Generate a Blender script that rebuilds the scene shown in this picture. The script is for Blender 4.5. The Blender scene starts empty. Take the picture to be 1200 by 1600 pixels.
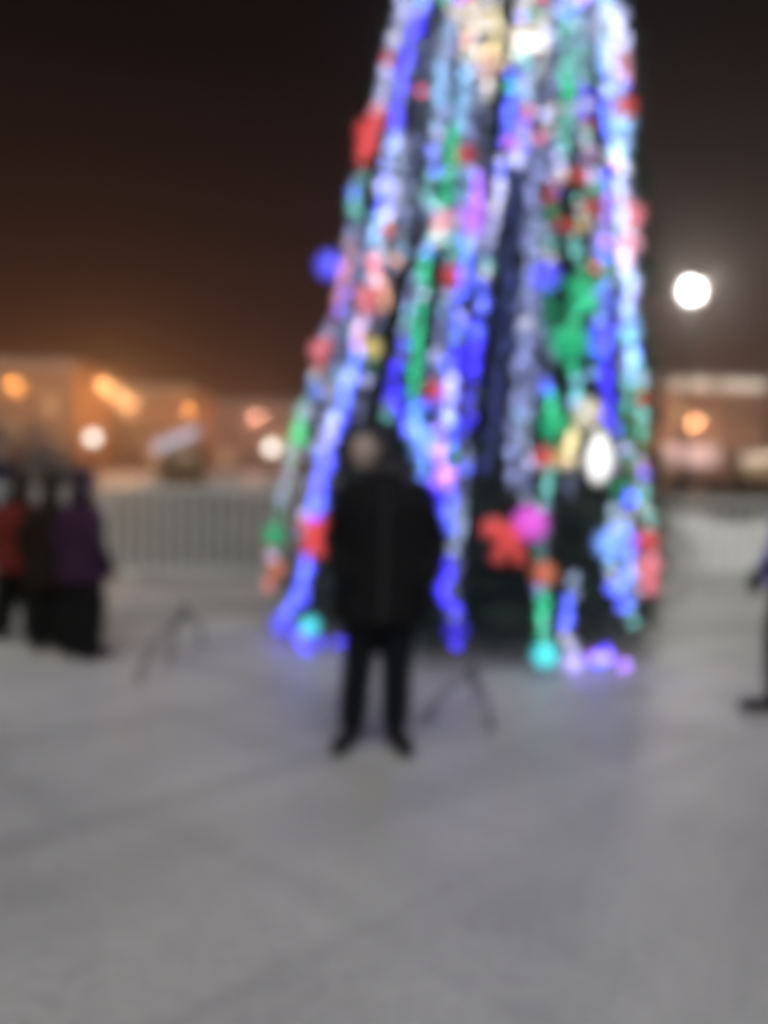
import bpy, bmesh, math, random
from mathutils import Vector, Matrix, noise
random.seed(7)
sc = bpy.context.scene
C = sc.collection
R = math.radians

# ------------------------------------------------------------------ camera
CAM_H, FPX = 1.5, 1250.0                       # eye height (m), focal length in pixels of a 1200 px wide frame
PITCH, ROLL = math.atan(75 / FPX), R(1.2)
fwd = Vector((0, math.cos(PITCH), -math.sin(PITCH)))
up0 = Vector((0, math.sin(PITCH), math.cos(PITCH)))
rt0 = Vector((1, 0, 0))
RT = rt0 * math.cos(ROLL) + up0 * math.sin(ROLL)
UP = -rt0 * math.sin(ROLL) + up0 * math.cos(ROLL)
EYE = Vector((0, 0, CAM_H))
cd = bpy.data.cameras.new('camera')
cam = bpy.data.objects.new('camera', cd); C.objects.link(cam)
M3 = Matrix((RT, UP, -fwd)).transposed()
cam.matrix_world = Matrix.Translation(EYE) @ M3.to_4x4()
cd.sensor_fit = 'HORIZONTAL'; cd.sensor_width = 24; cd.lens = 25
cd.clip_start = 0.05; cd.clip_end = 1500
cd.dof.use_dof = True                          # the photograph is focused far too near
cd.dof.focus_distance = 1.0
cd.dof.aperture_fstop = 0.86
sc.camera = cam

def ray(px, py):
    return (RT * ((px - 600) / FPX) + UP * ((800 - py) / FPX) + fwd)
def at(px, py, Y):                             # point seen at that pixel, Y metres ahead
    d = ray(px, py); return EYE + d * (Y / d.y)
def ground_at(px, py):
    d = ray(px, py); return EYE + d * (-CAM_H / d.z)
def xat(px, Y, py=900):
    return at(px, py, Y).x

# ------------------------------------------------------------------ world, sun, exposure
w = bpy.data.worlds.new('World'); sc.world = w; w.use_nodes = True
nt = w.node_tree; nt.nodes.clear()
out = nt.nodes.new('ShaderNodeOutputWorld'); bg = nt.nodes.new('ShaderNodeBackground')
tc = nt.nodes.new('ShaderNodeTexCoord'); sx = nt.nodes.new('ShaderNodeSeparateXYZ')
ramp = nt.nodes.new('ShaderNodeValToRGB')      # town glow: warm at the horizon, near black overhead
nt.links.new(tc.outputs['Generated'], sx.inputs[0]); nt.links.new(sx.outputs['Z'], ramp.inputs[0])
els = ramp.color_ramp.elements
els[0].position = 0.0; els[0].color = (0.055, 0.021, 0.012, 1)
els[1].position = 0.60; els[1].color = (0.0022, 0.0012, 0.0010, 1)
for p, c in ((0.07, (0.043, 0.0165, 0.0105)), (0.15, (0.029, 0.0115, 0.0080)), (0.30, (0.0150, 0.0072, 0.0055)), (0.45, (0.0052, 0.0028, 0.0022))):
    e = els.new(p); e.color = (*c, 1)
nt.links.new(ramp.outputs[0], bg.inputs[0]); bg.inputs[1].default_value = 1.0
nt.links.new(bg.outputs[0], out.inputs[0])
sd = bpy.data.lights.new('sun', 'SUN'); sd.energy = 1.74; sd.angle = R(60); sd.color = (1.0, 0.985, 0.95)
sun = bpy.data.objects.new('sun', sd); C.objects.link(sun)
sun.rotation_euler = Vector((-0.05, 0.78, -1.0)).to_track_quat('-Z', 'Y').to_euler()
vs = sc.view_settings
vs.view_transform = 'Standard'; vs.look = 'None'; vs.exposure = 0.0; vs.gamma = 1.0; vs.use_curve_mapping = False
sc.cycles.filter_width = 10.0
sc.cycles.use_denoising = True
sc.cycles.sample_clamp_indirect = 3.0

# ------------------------------------------------------------------ helpers
_mats = {}
def mat(name, col, rough=0.6, metal=0.0, var=0.0, scale=8.0, bump=0.0, emit=None, es=0.0, spec=None, bscale=None):
    if name in _mats: return _mats[name]
    m = bpy.data.materials.new(name); m.use_nodes = True
    n = m.node_tree.nodes; l = m.node_tree.links; b = n['Principled BSDF']
    b.inputs['Base Color'].default_value = (*col, 1); b.inputs['Roughness'].default_value = rough; b.inputs['Metallic'].default_value = metal
    if spec is not None: b.inputs['Specular IOR Level'].default_value = spec
    if var or bump:
        t = n.new('ShaderNodeTexCoord'); nz = n.new('ShaderNodeTexNoise'); nz.inputs['Scale'].default_value = scale; nz.inputs['Detail'].default_value = 6
        l.new(t.outputs['Object'], nz.inputs['Vector'])
        if var:
            r = n.new('ShaderNodeValToRGB'); l.new(nz.outputs['Fac'], r.inputs[0])
            r.color_ramp.elements[0].position = 0.3; r.color_ramp.elements[1].position = 0.7
            r.color_ramp.elements[0].color = (*[c * (1 - var) for c in col], 1)
            r.color_ramp.elements[1].color = (*[min(1, c * (1 + var)) for c in col], 1)
            l.new(r.outputs[0], b.inputs['Base Color'])
        if bump:
            nb = n.new('ShaderNodeTexNoise'); nb.inputs['Scale'].default_value = bscale or scale * 3; nb.inputs['Detail'].default_value = 8
            l.new(t.outputs['Object'], nb.inputs['Vector'])
            bp = n.new('ShaderNodeBump'); bp.inputs['Strength'].default_value = bump; bp.inputs['Distance'].default_value = 0.02
            l.new(nb.outputs['Fac'], bp.inputs['Height']); l.new(bp.outputs[0], b.inputs['Normal'])
    if emit:
        b.inputs['Emission Color'].default_value = (*emit, 1); b.inputs['Emission Strength'].default_value = es
    _mats[name] = m
    return m

def link(name, me, m=None, parent=None, smooth=False):
    if m is not None:
        if len(me.materials) == 0: me.materials.append(m)
    if smooth:
        me.polygons.foreach_set('use_smooth', [True] * len(me.polygons))
    o = bpy.data.objects.new(name, me); C.objects.link(o)
    if parent is not None: o.parent = parent
    return o
def obj(name, bm, m=None, parent=None, smooth=False):
    me = bpy.data.meshes.new(name); bm.to_mesh(me); bm.free()
    return link(name, me, m, parent, smooth)
def tag(o, label, cat, group=None, kind=None):
    o['label'] = label; o['category'] = cat
    if group: o['group'] = group
    if kind: o['kind'] = kind
    return o
def thing(name, label, cat, loc=(0, 0, 0), rz=0.0, group=None):
    o = bpy.data.objects.new(name, None); C.objects.link(o); o.empty_display_size = 0.1
    o.location = loc; o.rotation_euler = (0, 0, rz)
    return tag(o, label, cat, group)
def box(bm, x0, x1, y0, y1, z0, z1, bev=0.0):
    mt = Matrix.Translation(((x0 + x1) / 2, (y0 + y1) / 2, (z0 + z1) / 2)) @ Matrix.Diagonal((x1 - x0, y1 - y0, z1 - z0, 1))
    g = bmesh.ops.create_cube(bm, size=1, matrix=mt)
    if bev:
        ed = list({e for v in g['verts'] for e in v.link_edges})
        bmesh.ops.bevel(bm, geom=ed, offset=bev, segments=2, affect='EDGES')
    return bm
def BX(*a, bev=0.0): return box(bmesh.new(), *a, bev=bev)
def frame_of(d):
    d = d.normalized(); a = Vector((0, 0, 1)) if abs(d.z) < 0.9 else Vector((1, 0, 0))
    u = d.cross(a).normalized(); return u, d.cross(u)
def tube(bm, pts, rad, seg=8, cap=True):
    pts = [Vector(p) for p in pts]; n = len(pts)
    rad = rad if isinstance(rad, (list, tuple)) else [rad] * n
    rings = []
    for i, p in enumerate(pts):
        d = (pts[min(i + 1, n - 1)] - pts[max(i - 1, 0)])
        u, v = frame_of(d)
        if rings:                               # keep the frame from twisting
            u = (pu - d.normalized() * pu.dot(d.normalized())).normalized(); v = d.normalized().cross(u)
        pu = u
        rings.append([bm.verts.new(p + (u * math.cos(2 * math.pi * k / seg) + v * math.sin(2 * math.pi * k / seg)) * rad[i]) for k in range(seg)])
    for a, b in zip(rings, rings[1:]):
        for k in range(seg): bm.faces.new((a[k], a[(k + 1) % seg], b[(k + 1) % seg], b[k]))
    if cap:
        bm.faces.new(rings[0][::-1]); bm.faces.new(rings[-1])
    return bm
def lathe(bm, prof, seg=20, mtx=Matrix()):      # prof: (radius, z)
    rings = []
    for r, z in prof:
        rings.append([bm.verts.new(mtx @ Vector((max(r, 1e-4) * math.cos(2 * math.pi * k / seg), max(r, 1e-4) * math.sin(2 * math.pi * k / seg), z))) for k in range(seg)])
    for a, b in zip(rings, rings[1:]):
        for k in range(seg): bm.faces.new((a[k], a[(k + 1) % seg], b[(k + 1) % seg], b[k]))
    bm.faces.new(rings[0][::-1]); bm.faces.new(rings[-1])
    return bm
def sphere(bm, c, r, s=(1, 1, 1), useg=16, vseg=10):
    c = Vector(c); nv = bm.verts.new
    a = nv(c - Vector((0, 0, r * s[2]))); b = nv(c + Vector((0, 0, r * s[2]))); rings = []
    for j in range(1, vseg):
        t = math.pi * j / vseg; st, ct = math.sin(t) * r, -math.cos(t) * r * s[2]
        rings.append([nv((c.x + st * s[0] * math.cos(2 * math.pi * k / useg), c.y + st * s[1] * math.sin(2 * math.pi * k / useg), c.z + ct)) for k in range(useg)])
    for k in range(useg):
        q = (k + 1) % useg
        bm.faces.new((a, rings[0][q], rings[0][k])); bm.faces.new((b, rings[-1][k], rings[-1][q]))
    for r0, r1 in zip(rings, rings[1:]):
        for k in range(useg):
            q = (k + 1) % useg; bm.faces.new((r0[k], r0[q], r1[q], r1[k]))
    return bm
def capsule(bm, p0, p1, r0, r1):
    p0, p1 = Vector(p0), Vector(p1)
    sphere(bm, p0, r0, useg=12, vseg=8); sphere(bm, p1, r1, useg=12, vseg=8)
    tube(bm, [p0, p1], [r0, r1], 12)
def loft(bm, rings, seg=24):                    # rings: (x, y, z, rx, ry)
    rr = []
    for x, y, z, rx, ry in rings:
        rr.append([bm.verts.new((x + rx * math.cos(2 * math.pi * k / seg), y + ry * math.sin(2 * math.pi * k / seg), z)) for k in range(seg)])
    for a, b in zip(rr, rr[1:]):
        for k in range(seg): bm.faces.new((a[k], a[(k + 1) % seg], b[(k + 1) % seg], b[k]))
    bm.faces.new(rr[0][::-1]); bm.faces.new(rr[-1])
def fuse(bm, voxel=0.012, smooth=6, wob=0.0):   # one continuous surface out of overlapping volumes
    me = bpy.data.meshes.new('tmp'); bm.to_mesh(me); bm.free()
    o = bpy.data.objects.new('tmp', me); ts = bpy.data.scenes.new('workbench'); ts.collection.objects.link(o)
    md = o.modifiers.new('r', 'REMESH'); md.mode = 'VOXEL'; md.voxel_size = voxel
    if smooth:
        sm = o.modifiers.new('s', 'SMOOTH'); sm.iterations = smooth; sm.factor = 0.5
    vl = ts.view_layers[0]; vl.update(); dg = vl.depsgraph
    r = bpy.data.meshes.new_from_object(o.evaluated_get(dg))
    bpy.data.objects.remove(o); bpy.data.scenes.remove(ts); bpy.data.meshes.remove(me)
    if wob:
        cs = [0.0] * (3 * len(r.vertices)); r.vertices.foreach_get('co', cs); ns = [0.0] * len(cs); r.vertices.foreach_get('normal', ns)
        for i in range(0, len(cs), 3):
            c = Vector(cs[i:i + 3]); k = wob * (noise.noise(c * 9.0) + 0.6 * noise.noise(c * 22.0))
            for j in (0, 1, 2): cs[i + j] += ns[i + j] * k
        r.vertices.foreach_set('co', cs); r.update()
    r.materials.clear()
    return r

# ------------------------------------------------------------------ ground and far setting
gm = bpy.data.materials.new('packed_snow'); gm.use_nodes = True
n = gm.node_tree.nodes; l = gm.node_tree.links; b = n['Principled BSDF']
t = n.new('ShaderNodeTexCoord')
def nz(scale, det=6, dist=0.0, mp=None):
    x = n.new('ShaderNodeTexNoise'); x.inputs['Scale'].default_value = scale; x.inputs['Detail'].default_value = det; x.inputs['Distortion'].default_value = dist
    if mp:
        m_ = n.new('ShaderNodeMapping'); m_.vector_type = 'TEXTURE'; m_.inputs['Scale'].default_value = mp[0]; m_.inputs['Rotation'].default_value = (0, 0, mp[1])
        l.new(t.outputs['Object'], m_.inputs[0]); l.new(m_.outputs[0], x.inputs['Vector'])
    else: l.new(t.outputs['Object'], x.inputs['Vector'])
    return x
def rp(src, a, bcol, p0=0.35, p1=0.65):
    r = n.new('ShaderNodeValToRGB'); l.new(src.outputs['Fac'], r.inputs[0])
    r.color_ramp.elements[0].position = p0; r.color_ramp.elements[1].position = p1
    r.color_ramp.elements[0].color = (*a, 1); r.color_ramp.elements[1].color = (*bcol, 1); return r
def mul(a, c, f=1.0):
    x = n.new('ShaderNodeMix'); x.data_type = 'RGBA'; x.blend_type = 'MULTIPLY'; x.inputs[0].default_value = f
    l.new(a.outputs[0] if a.type == 'VALTORGB' else a.outputs[2], x.inputs[6]); l.new(c.outputs[0], x.inputs[7]); return x
base = rp(nz(0.55, 5, 0.4), (0.50, 0.50, 0.50), (0.66, 0.66, 0.65))
shadow_band = rp(nz(1.0, 3, 0.6, ((5.0, 0.8, 1), R(41))), (0.80, 0.80, 0.81), (1, 1, 1), 0.36, 0.52)   # slanted shadow bands, painted into the snow colour
shadow_band2 = rp(nz(1.0, 3, 0.6, ((5.0, 0.8, 1), R(-40))), (0.84, 0.84, 0.85), (1, 1, 1), 0.34, 0.5)  # painted shadow bands slanting the other way
fine = rp(nz(30, 8), (0.86, 0.86, 0.87), (1, 1, 1))
mx = mul(mul(mul(base, shadow_band), shadow_band2), fine)
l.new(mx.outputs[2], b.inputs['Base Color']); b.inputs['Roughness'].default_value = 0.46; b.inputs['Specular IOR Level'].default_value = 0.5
bp = n.new('ShaderNodeBump'); bp.inputs['Strength'].default_value = 0.5; bp.inputs['Distance'].default_value = 0.02
l.new(nz(14, 9).outputs['Fac'], bp.inputs['Height']); l.new(bp.outputs[0], b.inputs['Normal'])
N = 140; vs_, fs_ = [], []
for j in range(N + 1):
    for i in range(N + 1):
        a, c = (i / N * 2 - 1), (j / N * 2 - 1)
        x = math.copysign(abs(a) ** 2.6, a) * 450; y = math.copysign(abs(c) ** 2.6, c) * 450 + 5
        z = (noise.noise((x * 0.8, y * 0.8, 0)) * 0.012 + noise.noise((x * 2.6, y * 2.6, 3)) * 0.006 - 0.014) if abs(x) < 30 and abs(y) < 40 else -0.014
        vs_.append((x, y, z))
for j in range(N):
    for i in range(N):
        k = j * (N + 1) + i; fs_.append((k, k + 1, k + N + 2, k + N + 1))
me = bpy.data.meshes.new('ground'); me.from_pydata(vs_, [], fs_)
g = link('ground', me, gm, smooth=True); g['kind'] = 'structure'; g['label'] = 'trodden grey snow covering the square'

def snow_bank(px0, px1, Y, hgt, wid):
    m = mat('bank_snow', (0.82, 0.83, 0.80), 0.7, var=0.12, scale=2.5, bump=0.6, bscale=9)
    x0, x1 = xat(px0, Y), xat(px1, Y); nx, ny = 60, 12; v, f = [], []
    for i in range(nx + 1):
        for j in range(ny + 1):
            x = x0 + (x1 - x0) * i / nx; s = j / ny
            e = min(1, i / 6, (nx - i) / 6)
            h = hgt * e * math.sin(math.pi * s) ** 0.8 * (0.85 + 0.3 * noise.noise((x * 0.7, Y, 0)) + 0.16 * noise.noise((x * 2.6, s * 4, 5)))
            v.append((x, Y + wid * (s - 0.5) + 0.2 * noise.noise((x, s * 2, 9)), h - 0.03))
    for i in range(nx):
        for j in range(ny):
            k = i * (ny + 1) + j; f.append((k, k + ny + 1, k + ny + 2, k + 1))
    me = bpy.data.meshes.new('snow_bank'); me.from_pydata(v, [], f)
    o = link('snow_bank', me, m, smooth=True); o['kind'] = 'structure'
    o['label'] = 'long heap of cleared snow behind the steel barriers'
rm = mat('wet_road', (0.19, 0.195, 0.185), 0.6, var=0.25, scale=0.5, bump=0.3, bscale=20)
bm = bmesh.new(); rv = [bm.verts.new(c) for c in ((-60, 10.6, 0.010), (60, 10.6, 0.010), (60, 38, 0.010), (-60, 38, 0.010))]; bm.faces.new(rv)
rd = obj('road', bm, rm); rd['kind'] = 'structure'; rd['label'] = 'grey cleared road behind the steel barriers'
snow_bank(985, 1360, 14.0, 0.82, 5.0)

# ------------------------------------------------------------------ buildings
def building(px0, px1, top, Y, depth, wallcol, label, floors, cols, lit, roofcol=(0.12, 0.1, 0.09), cornice=True, shop=False, name='apartment_building'):
    x0, x1 = xat(px0, Y), xat(px1, Y); H = at((px0 + px1) / 2, top, Y).z; W = x1 - x0
    B = thing(name, label, 'building', ((x0 + x1) / 2, Y, 0))
    wm = mat(name + '_wall_%d' % int(Y), wallcol, 0.85, var=0.15, scale=1.5, bump=0.3)
    tr = mat('cream_trim', (0.66, 0.60, 0.50), 0.7, var=0.08); fr = mat('window_frame_paint', (0.6, 0.58, 0.54), 0.6)
    gl = mat('dark_glass', (0.03, 0.035, 0.04), 0.08); lg = mat('lit_glass', (0.4, 0.3, 0.2), 0.4, emit=(1.0, 0.62, 0.30), es=0.9)
    base_h = 0.45; fh = (H - base_h - 0.5) / floors
    cw = W / cols; ww, wh = cw * 0.42, fh * 0.52
    # wall with real openings: piers and spandrels round every window
    bm = bmesh.new(); y0, y1 = 0, 0.35
    for r in range(floors):
        z0 = base_h + r * fh; zs = z0 + fh * 0.26
        box(bm, -W / 2, W / 2, y0, y1, z0, zs); box(bm, -W / 2, W / 2, y0, y1, zs + wh, z0 + fh)
        for c in range(cols + 1):
            a = -W / 2 if c == 0 else -W / 2 + (c - 0.5) * cw + ww / 2
            e = W / 2 if c == cols else -W / 2 + (c + 0.5) * cw - ww / 2
            box(bm, a, e, y0, y1, zs, zs + wh)
    box(bm, -W / 2, W / 2, y0, y1, H - 0.5, H)
    box(bm, -W / 2, W / 2, y1 + 0.002, depth, 0.0, H - 0.02)
    obj('wall', bm, wm, B)
    obj('plinth', BX(-W / 2 - 0.05, W / 2 + 0.05, -0.08, y1 + 0.001, 0, base_h), mat('plinth_stone', (0.22, 0.2, 0.19), 0.8, var=0.15), B)
    rf = obj('roof', BX(-W / 2 - 0.25, W / 2 + 0.25, -0.3, depth + 0.2, H + 0.001, H + 0.22), mat('roof_sheet', roofcol, 0.6), B)
    obj('roof_snow', BX(-W / 2 - 0.2, W / 2 + 0.2, -0.25, depth + 0.1, H + 0.222, H + 0.34, bev=0.04), mat('bank_snow', (0.72,) * 3), rf)
    for q in (-0.3, 0.28):
        obj('chimney', BX(W * q - 0.35, W * q + 0.35, depth * 0.4, depth * 0.4 + 0.6, H + 0.2, H + 1.1), wm, rf)
    if cornice: obj('cornice', BX(-W / 2 - 0.12, W / 2 + 0.12, -0.18, -0.002, H - 0.55, H - 0.12), tr, B)
    for r in range(floors):
        z0 = base_h + r * fh; zs = z0 + fh * 0.26
        if r: obj('string_course', BX(-W / 2, W / 2, -0.06, -0.002, z0 - 0.08, z0 + 0.06), tr, B)
        for c in range(cols):
            xc = -W / 2 + (c + 0.5) * cw; isl = (r, c) in lit
            wo = obj('window', BX(xc - ww / 2 + .005, xc + ww / 2 - .005, 0.16, 0.19, zs + .005, zs + wh - .005), lg if isl else gl, B)
            bm = bmesh.new()
            for a, e in ((-ww / 2, -ww / 2 + 0.07), (ww / 2 - 0.07, ww / 2), (-0.03, 0.03)): box(bm, xc + a, xc + e, 0.10, 0.158, zs, zs + wh)
            box(bm, xc - ww / 2 + .071, xc + ww / 2 - .071, 0.11, 0.157, zs + wh * 0.66, zs + wh * 0.66 + 0.06)
            obj('frame', bm, fr, wo)
            obj('sill', BX(xc - ww / 2 - 0.08, xc + ww / 2 + 0.08, -0.12, -0.003, zs - 0.09, zs - 0.01), tr, wo)
    d = obj('door', BX(-0.6, 0.6, -0.14, -0.085, 0.02, 2.2), mat('door_paint', (0.12, 0.07, 0.05), 0.5), B)
    obj('handle', BX(0.42, 0.48, -0.2, -0.142, 1.0, 1.14), mat('steel', (0.5, 0.5, 0.5), 0.35, 0.9), d)
    return B
building(-70, 118, 566, 82, 12, (0.46, 0.25, 0.13), 'orange lit four storey block at the far left edge', 4, 7, {(1, 3), (2, 5), (0, 2)})
building(132, 300, 606, 102, 12, (0.46, 0.25, 0.14), 'middle one of the three orange lit blocks far behind the left barriers', 3, 7, {(0, 4), (1, 1), (2, 2)})
building(312, 470, 632, 128, 12, (0.48, 0.25, 0.17), 'lowest and farthest orange lit block, next to the tree', 3, 6, {(0, 1), (1, 4)})
RB = building(960, 1188, 598, 62, 10, (0.34, 0.17, 0.10), 'brick building with cream cornice behind the tall white lamp', 2, 6, {(1, 2)}, name='brick_building')
def shopfront(B, xa, xb, za, zb, col, es):
    s = obj('shop_window', BX(xa, xb, -0.16, -0.1, za, zb), mat('shop_glow_%d' % int(xa * 10), (0.5, 0.4, 0.4), 0.3, emit=col, es=es), B)
    bm = bmesh.new(); k = (xb - xa) / 3
    for i in range(4): box(bm, xa + i * k - 0.05, xa + i * k + 0.05, -0.24, -0.162, za - 0.05, zb + 0.05)
    obj('frame', bm, mat('dark_frame', (0.06, 0.05, 0.05), 0.5), s)
bx = RB.location.x
shopfront(RB, xat(1028, 62) - bx, xat(1112, 62) - bx, 1.9, 3.5, (1.0, 0.66, 0.62), 0.75)

for xa, xb in ((1040, 1098), (1114, 1180)):
    xa, xb = xat(xa, 61.7) - bx, xat(xb, 61.7) - bx; zt = at(1110, 600, 61.7).z
    obj('cornice_light', BX(xa, xb, -0.34, -0.2, zt - 0.28, zt + 0.22, bev=0.03), mat('cornice_glow', (0.8, 0.75, 0.7), 0.4, emit=(1.0, 0.86, 0.70), es=0.75), RB)
def kiosk(px, Y, wd, label, glow, es, roofcol, tilt, rz=0.0):
    K = thing('market_kiosk', label, 'kiosk', (xat(px, Y), Y, 0), rz)
    wood = mat('kiosk_wood', (0.30, 0.19, 0.11), 0.75, var=0.25, scale=4); h = 2.15
    bm = bmesh.new()
    box(bm, -wd / 2, wd / 2, 0, 0.06, 0, 1.0); box(bm, -wd / 2, -wd / 2 + 0.1, 0.062, 1.6, 0, h); box(bm, wd / 2 - 0.1, wd / 2, 0.062, 1.6, 0, h); box(bm, -wd / 2, wd / 2, 1.602, 1.66, 0, h)
    obj('cabin', bm, wood, K)
    obj('counter', BX(-wd / 2 - 0.05, wd / 2 + 0.05, -0.25, 0.2, 1.002, 1.06), mat('counter_wood', (0.4, 0.28, 0.17), 0.6, var=0.2), K)
    obj('light_panel', BX(-wd / 2 + 0.15, wd / 2 - 0.15, 1.2, 1.25, 1.3, 2.0), mat('kiosk_glow_%d' % px, (0.5, 0.4, 0.3), 0.4, emit=(1.0, 0.7, 0.4), es=es * 0.3), K)
    bm = bmesh.new(); box(bm, -wd / 2 - 0.2, wd / 2 + 0.2, -0.55, 1.85, -0.04, 0.04)
    bmesh.ops.transform(bm, matrix=Matrix.Translation((0, 0, h + 0.30)) @ Matrix.Rotation(tilt, 4, 'Y'), verts=bm.verts)
    rf = obj('roof', bm, mat('kiosk_roof_%d' % px, roofcol, 0.5), K)
    bm = bmesh.new(); box(bm, -wd / 2 - 0.15, wd / 2 + 0.15, -0.5, 1.8, 0.042, 0.13, bev=0.03)
    bmesh.ops.transform(bm, matrix=Matrix.Translation((0, 0, h + 0.30)) @ Matrix.Rotation(tilt, 4, 'Y'), verts=bm.verts)
    obj('roof_snow', bm, mat('bank_snow', (0.72,) * 3), rf)
    bm = bmesh.new()
    bmesh.ops.create_cube(bm, size=1, matrix=Matrix.Translation((0, -0.6, h + 0.22)) @ Matrix.Rotation(tilt, 4, 'Y') @ Matrix.Diagonal((wd + 0.35, 0.06, 0.34, 1)))
    obj('lit_fascia', bm, mat('kiosk_fascia_%d' % px, (0.6, 0.6, 0.65), 0.4, emit=glow, es=es), K)
kiosk(278, 36, 1.75, 'small market kiosk with sloping pale lit fascia behind the left barriers', (0.80, 0.74, 0.95), 0.65, (0.4, 0.4, 0.45), R(-24))
kiosk(1192, 46, 3.0, 'wooden kiosk with cream lit fascia at the right edge', (1.0, 0.72, 0.48), 1.1, (0.3, 0.2, 0.15), R(-7))

# ------------------------------------------------------------------ lamps
steel_d = mat('lamp_post_paint', (0.05, 0.05, 0.055), 0.45, 0.6)
def park_lamp(px, py, Y, label, r=0.21, es=90, col=(1.0, 0.93, 0.82)):
    p = at(px, py, Y)
    L = thing('park_lamp', label, 'lamp', (p.x, p.y, 0))
    obj('post', lathe(bmesh.new(), [(0.13, 0), (0.13, 0.25), (0.07, 0.32), (0.05, 0.5), (0.045, p.z - r - 0.1), (0.10, p.z - r - 0.05), (0.10, p.z - r + 0.03)], 14), steel_d, L)
    obj('globe', sphere(bmesh.new(), (0, 0, p.z), r, useg=20, vseg=14), mat('lamp_glow_%d' % px, (0.9, 0.9, 0.9), 0.4, emit=col, es=es), L, True)
    obj('cap', lathe(bmesh.new(), [(0.001, p.z + r + 0.02), (0.09, p.z + r - 0.005), (0.02, p.z + r + 0.08), (0.001, p.z + r + 0.12)], 12), steel_d, L)
park_lamp(145, 684, 44, 'white globe lamp above the child in purple', 0.26, 4.5)
park_lamp(424, 700, 48, 'white globe lamp just left of the tree edge', 0.27, 5.5)
def street_lamp(px, py, Y, label, col, es, power, hx=0.0, r=0.16, arm=1.2, flip=1, rs=1.0):
    p = at(px, py, Y); H = p.z
    L = thing('street_lamp', label, 'street lamp', (p.x + arm * flip, p.y, 0))
    obj('pole', lathe(bmesh.new(), [(0.16, 0), (0.16, 0.5), (0.09, 0.6), (0.055, H + 0.25)], 14), steel_d, L)
    obj('arm', tube(bmesh.new(), [(0, 0, H - 0.3), (-0.1 * flip, 0, H + 0.1), (-0.4 * flip, 0, H + 0.24), (-arm * flip, 0, H + 0.2)], [0.045, 0.04, 0.035, 0.03], 10), steel_d, L)
    bm = bmesh.new(); sphere(bm, (-arm * flip, 0, H + 0.17), 0.26 * rs, (1.15, 0.8, 0.42)); obj('lamp_head', bm, steel_d, L, True)
    bm = bmesh.new(); sphere(bm, (-arm * flip, 0, H), r, (1, 1, 0.9), 18, 12)
    obj('bulb_glass', bm, mat('street_glow_%d' % px, (0.9, 0.9, 0.9), 0.4, emit=col, es=es), L, True)
    if power:
        ld = bpy.data.lights.new('lamp_light', 'POINT'); ld.energy = power; ld.color = col; ld.shadow_soft_size = 0.2
        lo = bpy.data.objects.new('lamp_light', ld); C.objects.link(lo); lo.parent = L; lo.location = (-arm * flip, 0.05, H - r - 0.16)
    return L
SOD = (1.0, 0.36, 0.09)
street_lamp(22, 600, 66, 'orange street lamp nearest the left edge, in front of the tallest block', SOD, 0.4, 900, r=0.22, rs=1.4)
street_lamp(163, 598, 72, 'highest of three orange street lamps in a slanting row', (1.0, 0.45, 0.16), 1.6, 1000, r=0.28, flip=-1, rs=1.4)
street_lamp(205, 630, 86, 'lowest of three orange street lamps in a slanting row', (1.0, 0.47, 0.18), 1.6, 1000, r=0.30, flip=-1, rs=1.4)
street_lamp(185, 614, 79, 'middle one of three orange street lamps in a slanting row', (1.0, 0.46, 0.17), 1.6, 600, r=0.29, flip=-1, rs=1.4)
street_lamp(292, 640, 94, 'weak orange street lamp above the small kiosk', SOD, 0.4, 800, r=0.26, rs=1.4)
street_lamp(398, 650, 112, 'pinkish orange street lamp close to the left side of the tree', (1.0, 0.45, 0.28), 0.6, 1400, r=0.34, rs=1.6)
street_lamp(1086, 656, 55, 'orange street lamp in front of the brick building', (1.0, 0.46, 0.2), 0.4, 800, r=0.28)
p = at(1078, 456, 20); L = thing('post_top_lamp', 'tall lamp post with bright white globe right of the tree', 'street lamp', (p.x, p.y, 0)); r = 0.22
obj('pole', lathe(bmesh.new(), [(0.17, 0), (0.17, 0.6), (0.09, 0.7), (0.05, p.z - r - 0.12), (0.11, p.z - r - 0.06), (0.11, p.z - r + 0.02)], 14), steel_d, L)
obj('globe', sphere(bmesh.new(), (0, 0, p.z), r, useg=20, vseg=14), mat('lamp_glow_tall', (0.9, 0.9, 0.9), 0.4, emit=(1.0, 0.97, 0.9), es=2.6), L, True)
obj('cap', lathe(bmesh.new(), [(0.12, p.z + r - 0.03), (0.13, p.z + r), (0.03, p.z + r + 0.07), (0.001, p.z + r + 0.12)], 12), steel_d, L)
ld = bpy.data.lights.new('lamp_light', 'POINT'); ld.energy = 480; ld.color = (1.0, 0.97, 0.9); ld.shadow_soft_size = 0.2
lo = bpy.data.objects.new('lamp_light', ld); C.objects.link(lo); lo.parent = L; lo.location = (0, -r - 0.14, p.z)

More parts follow.
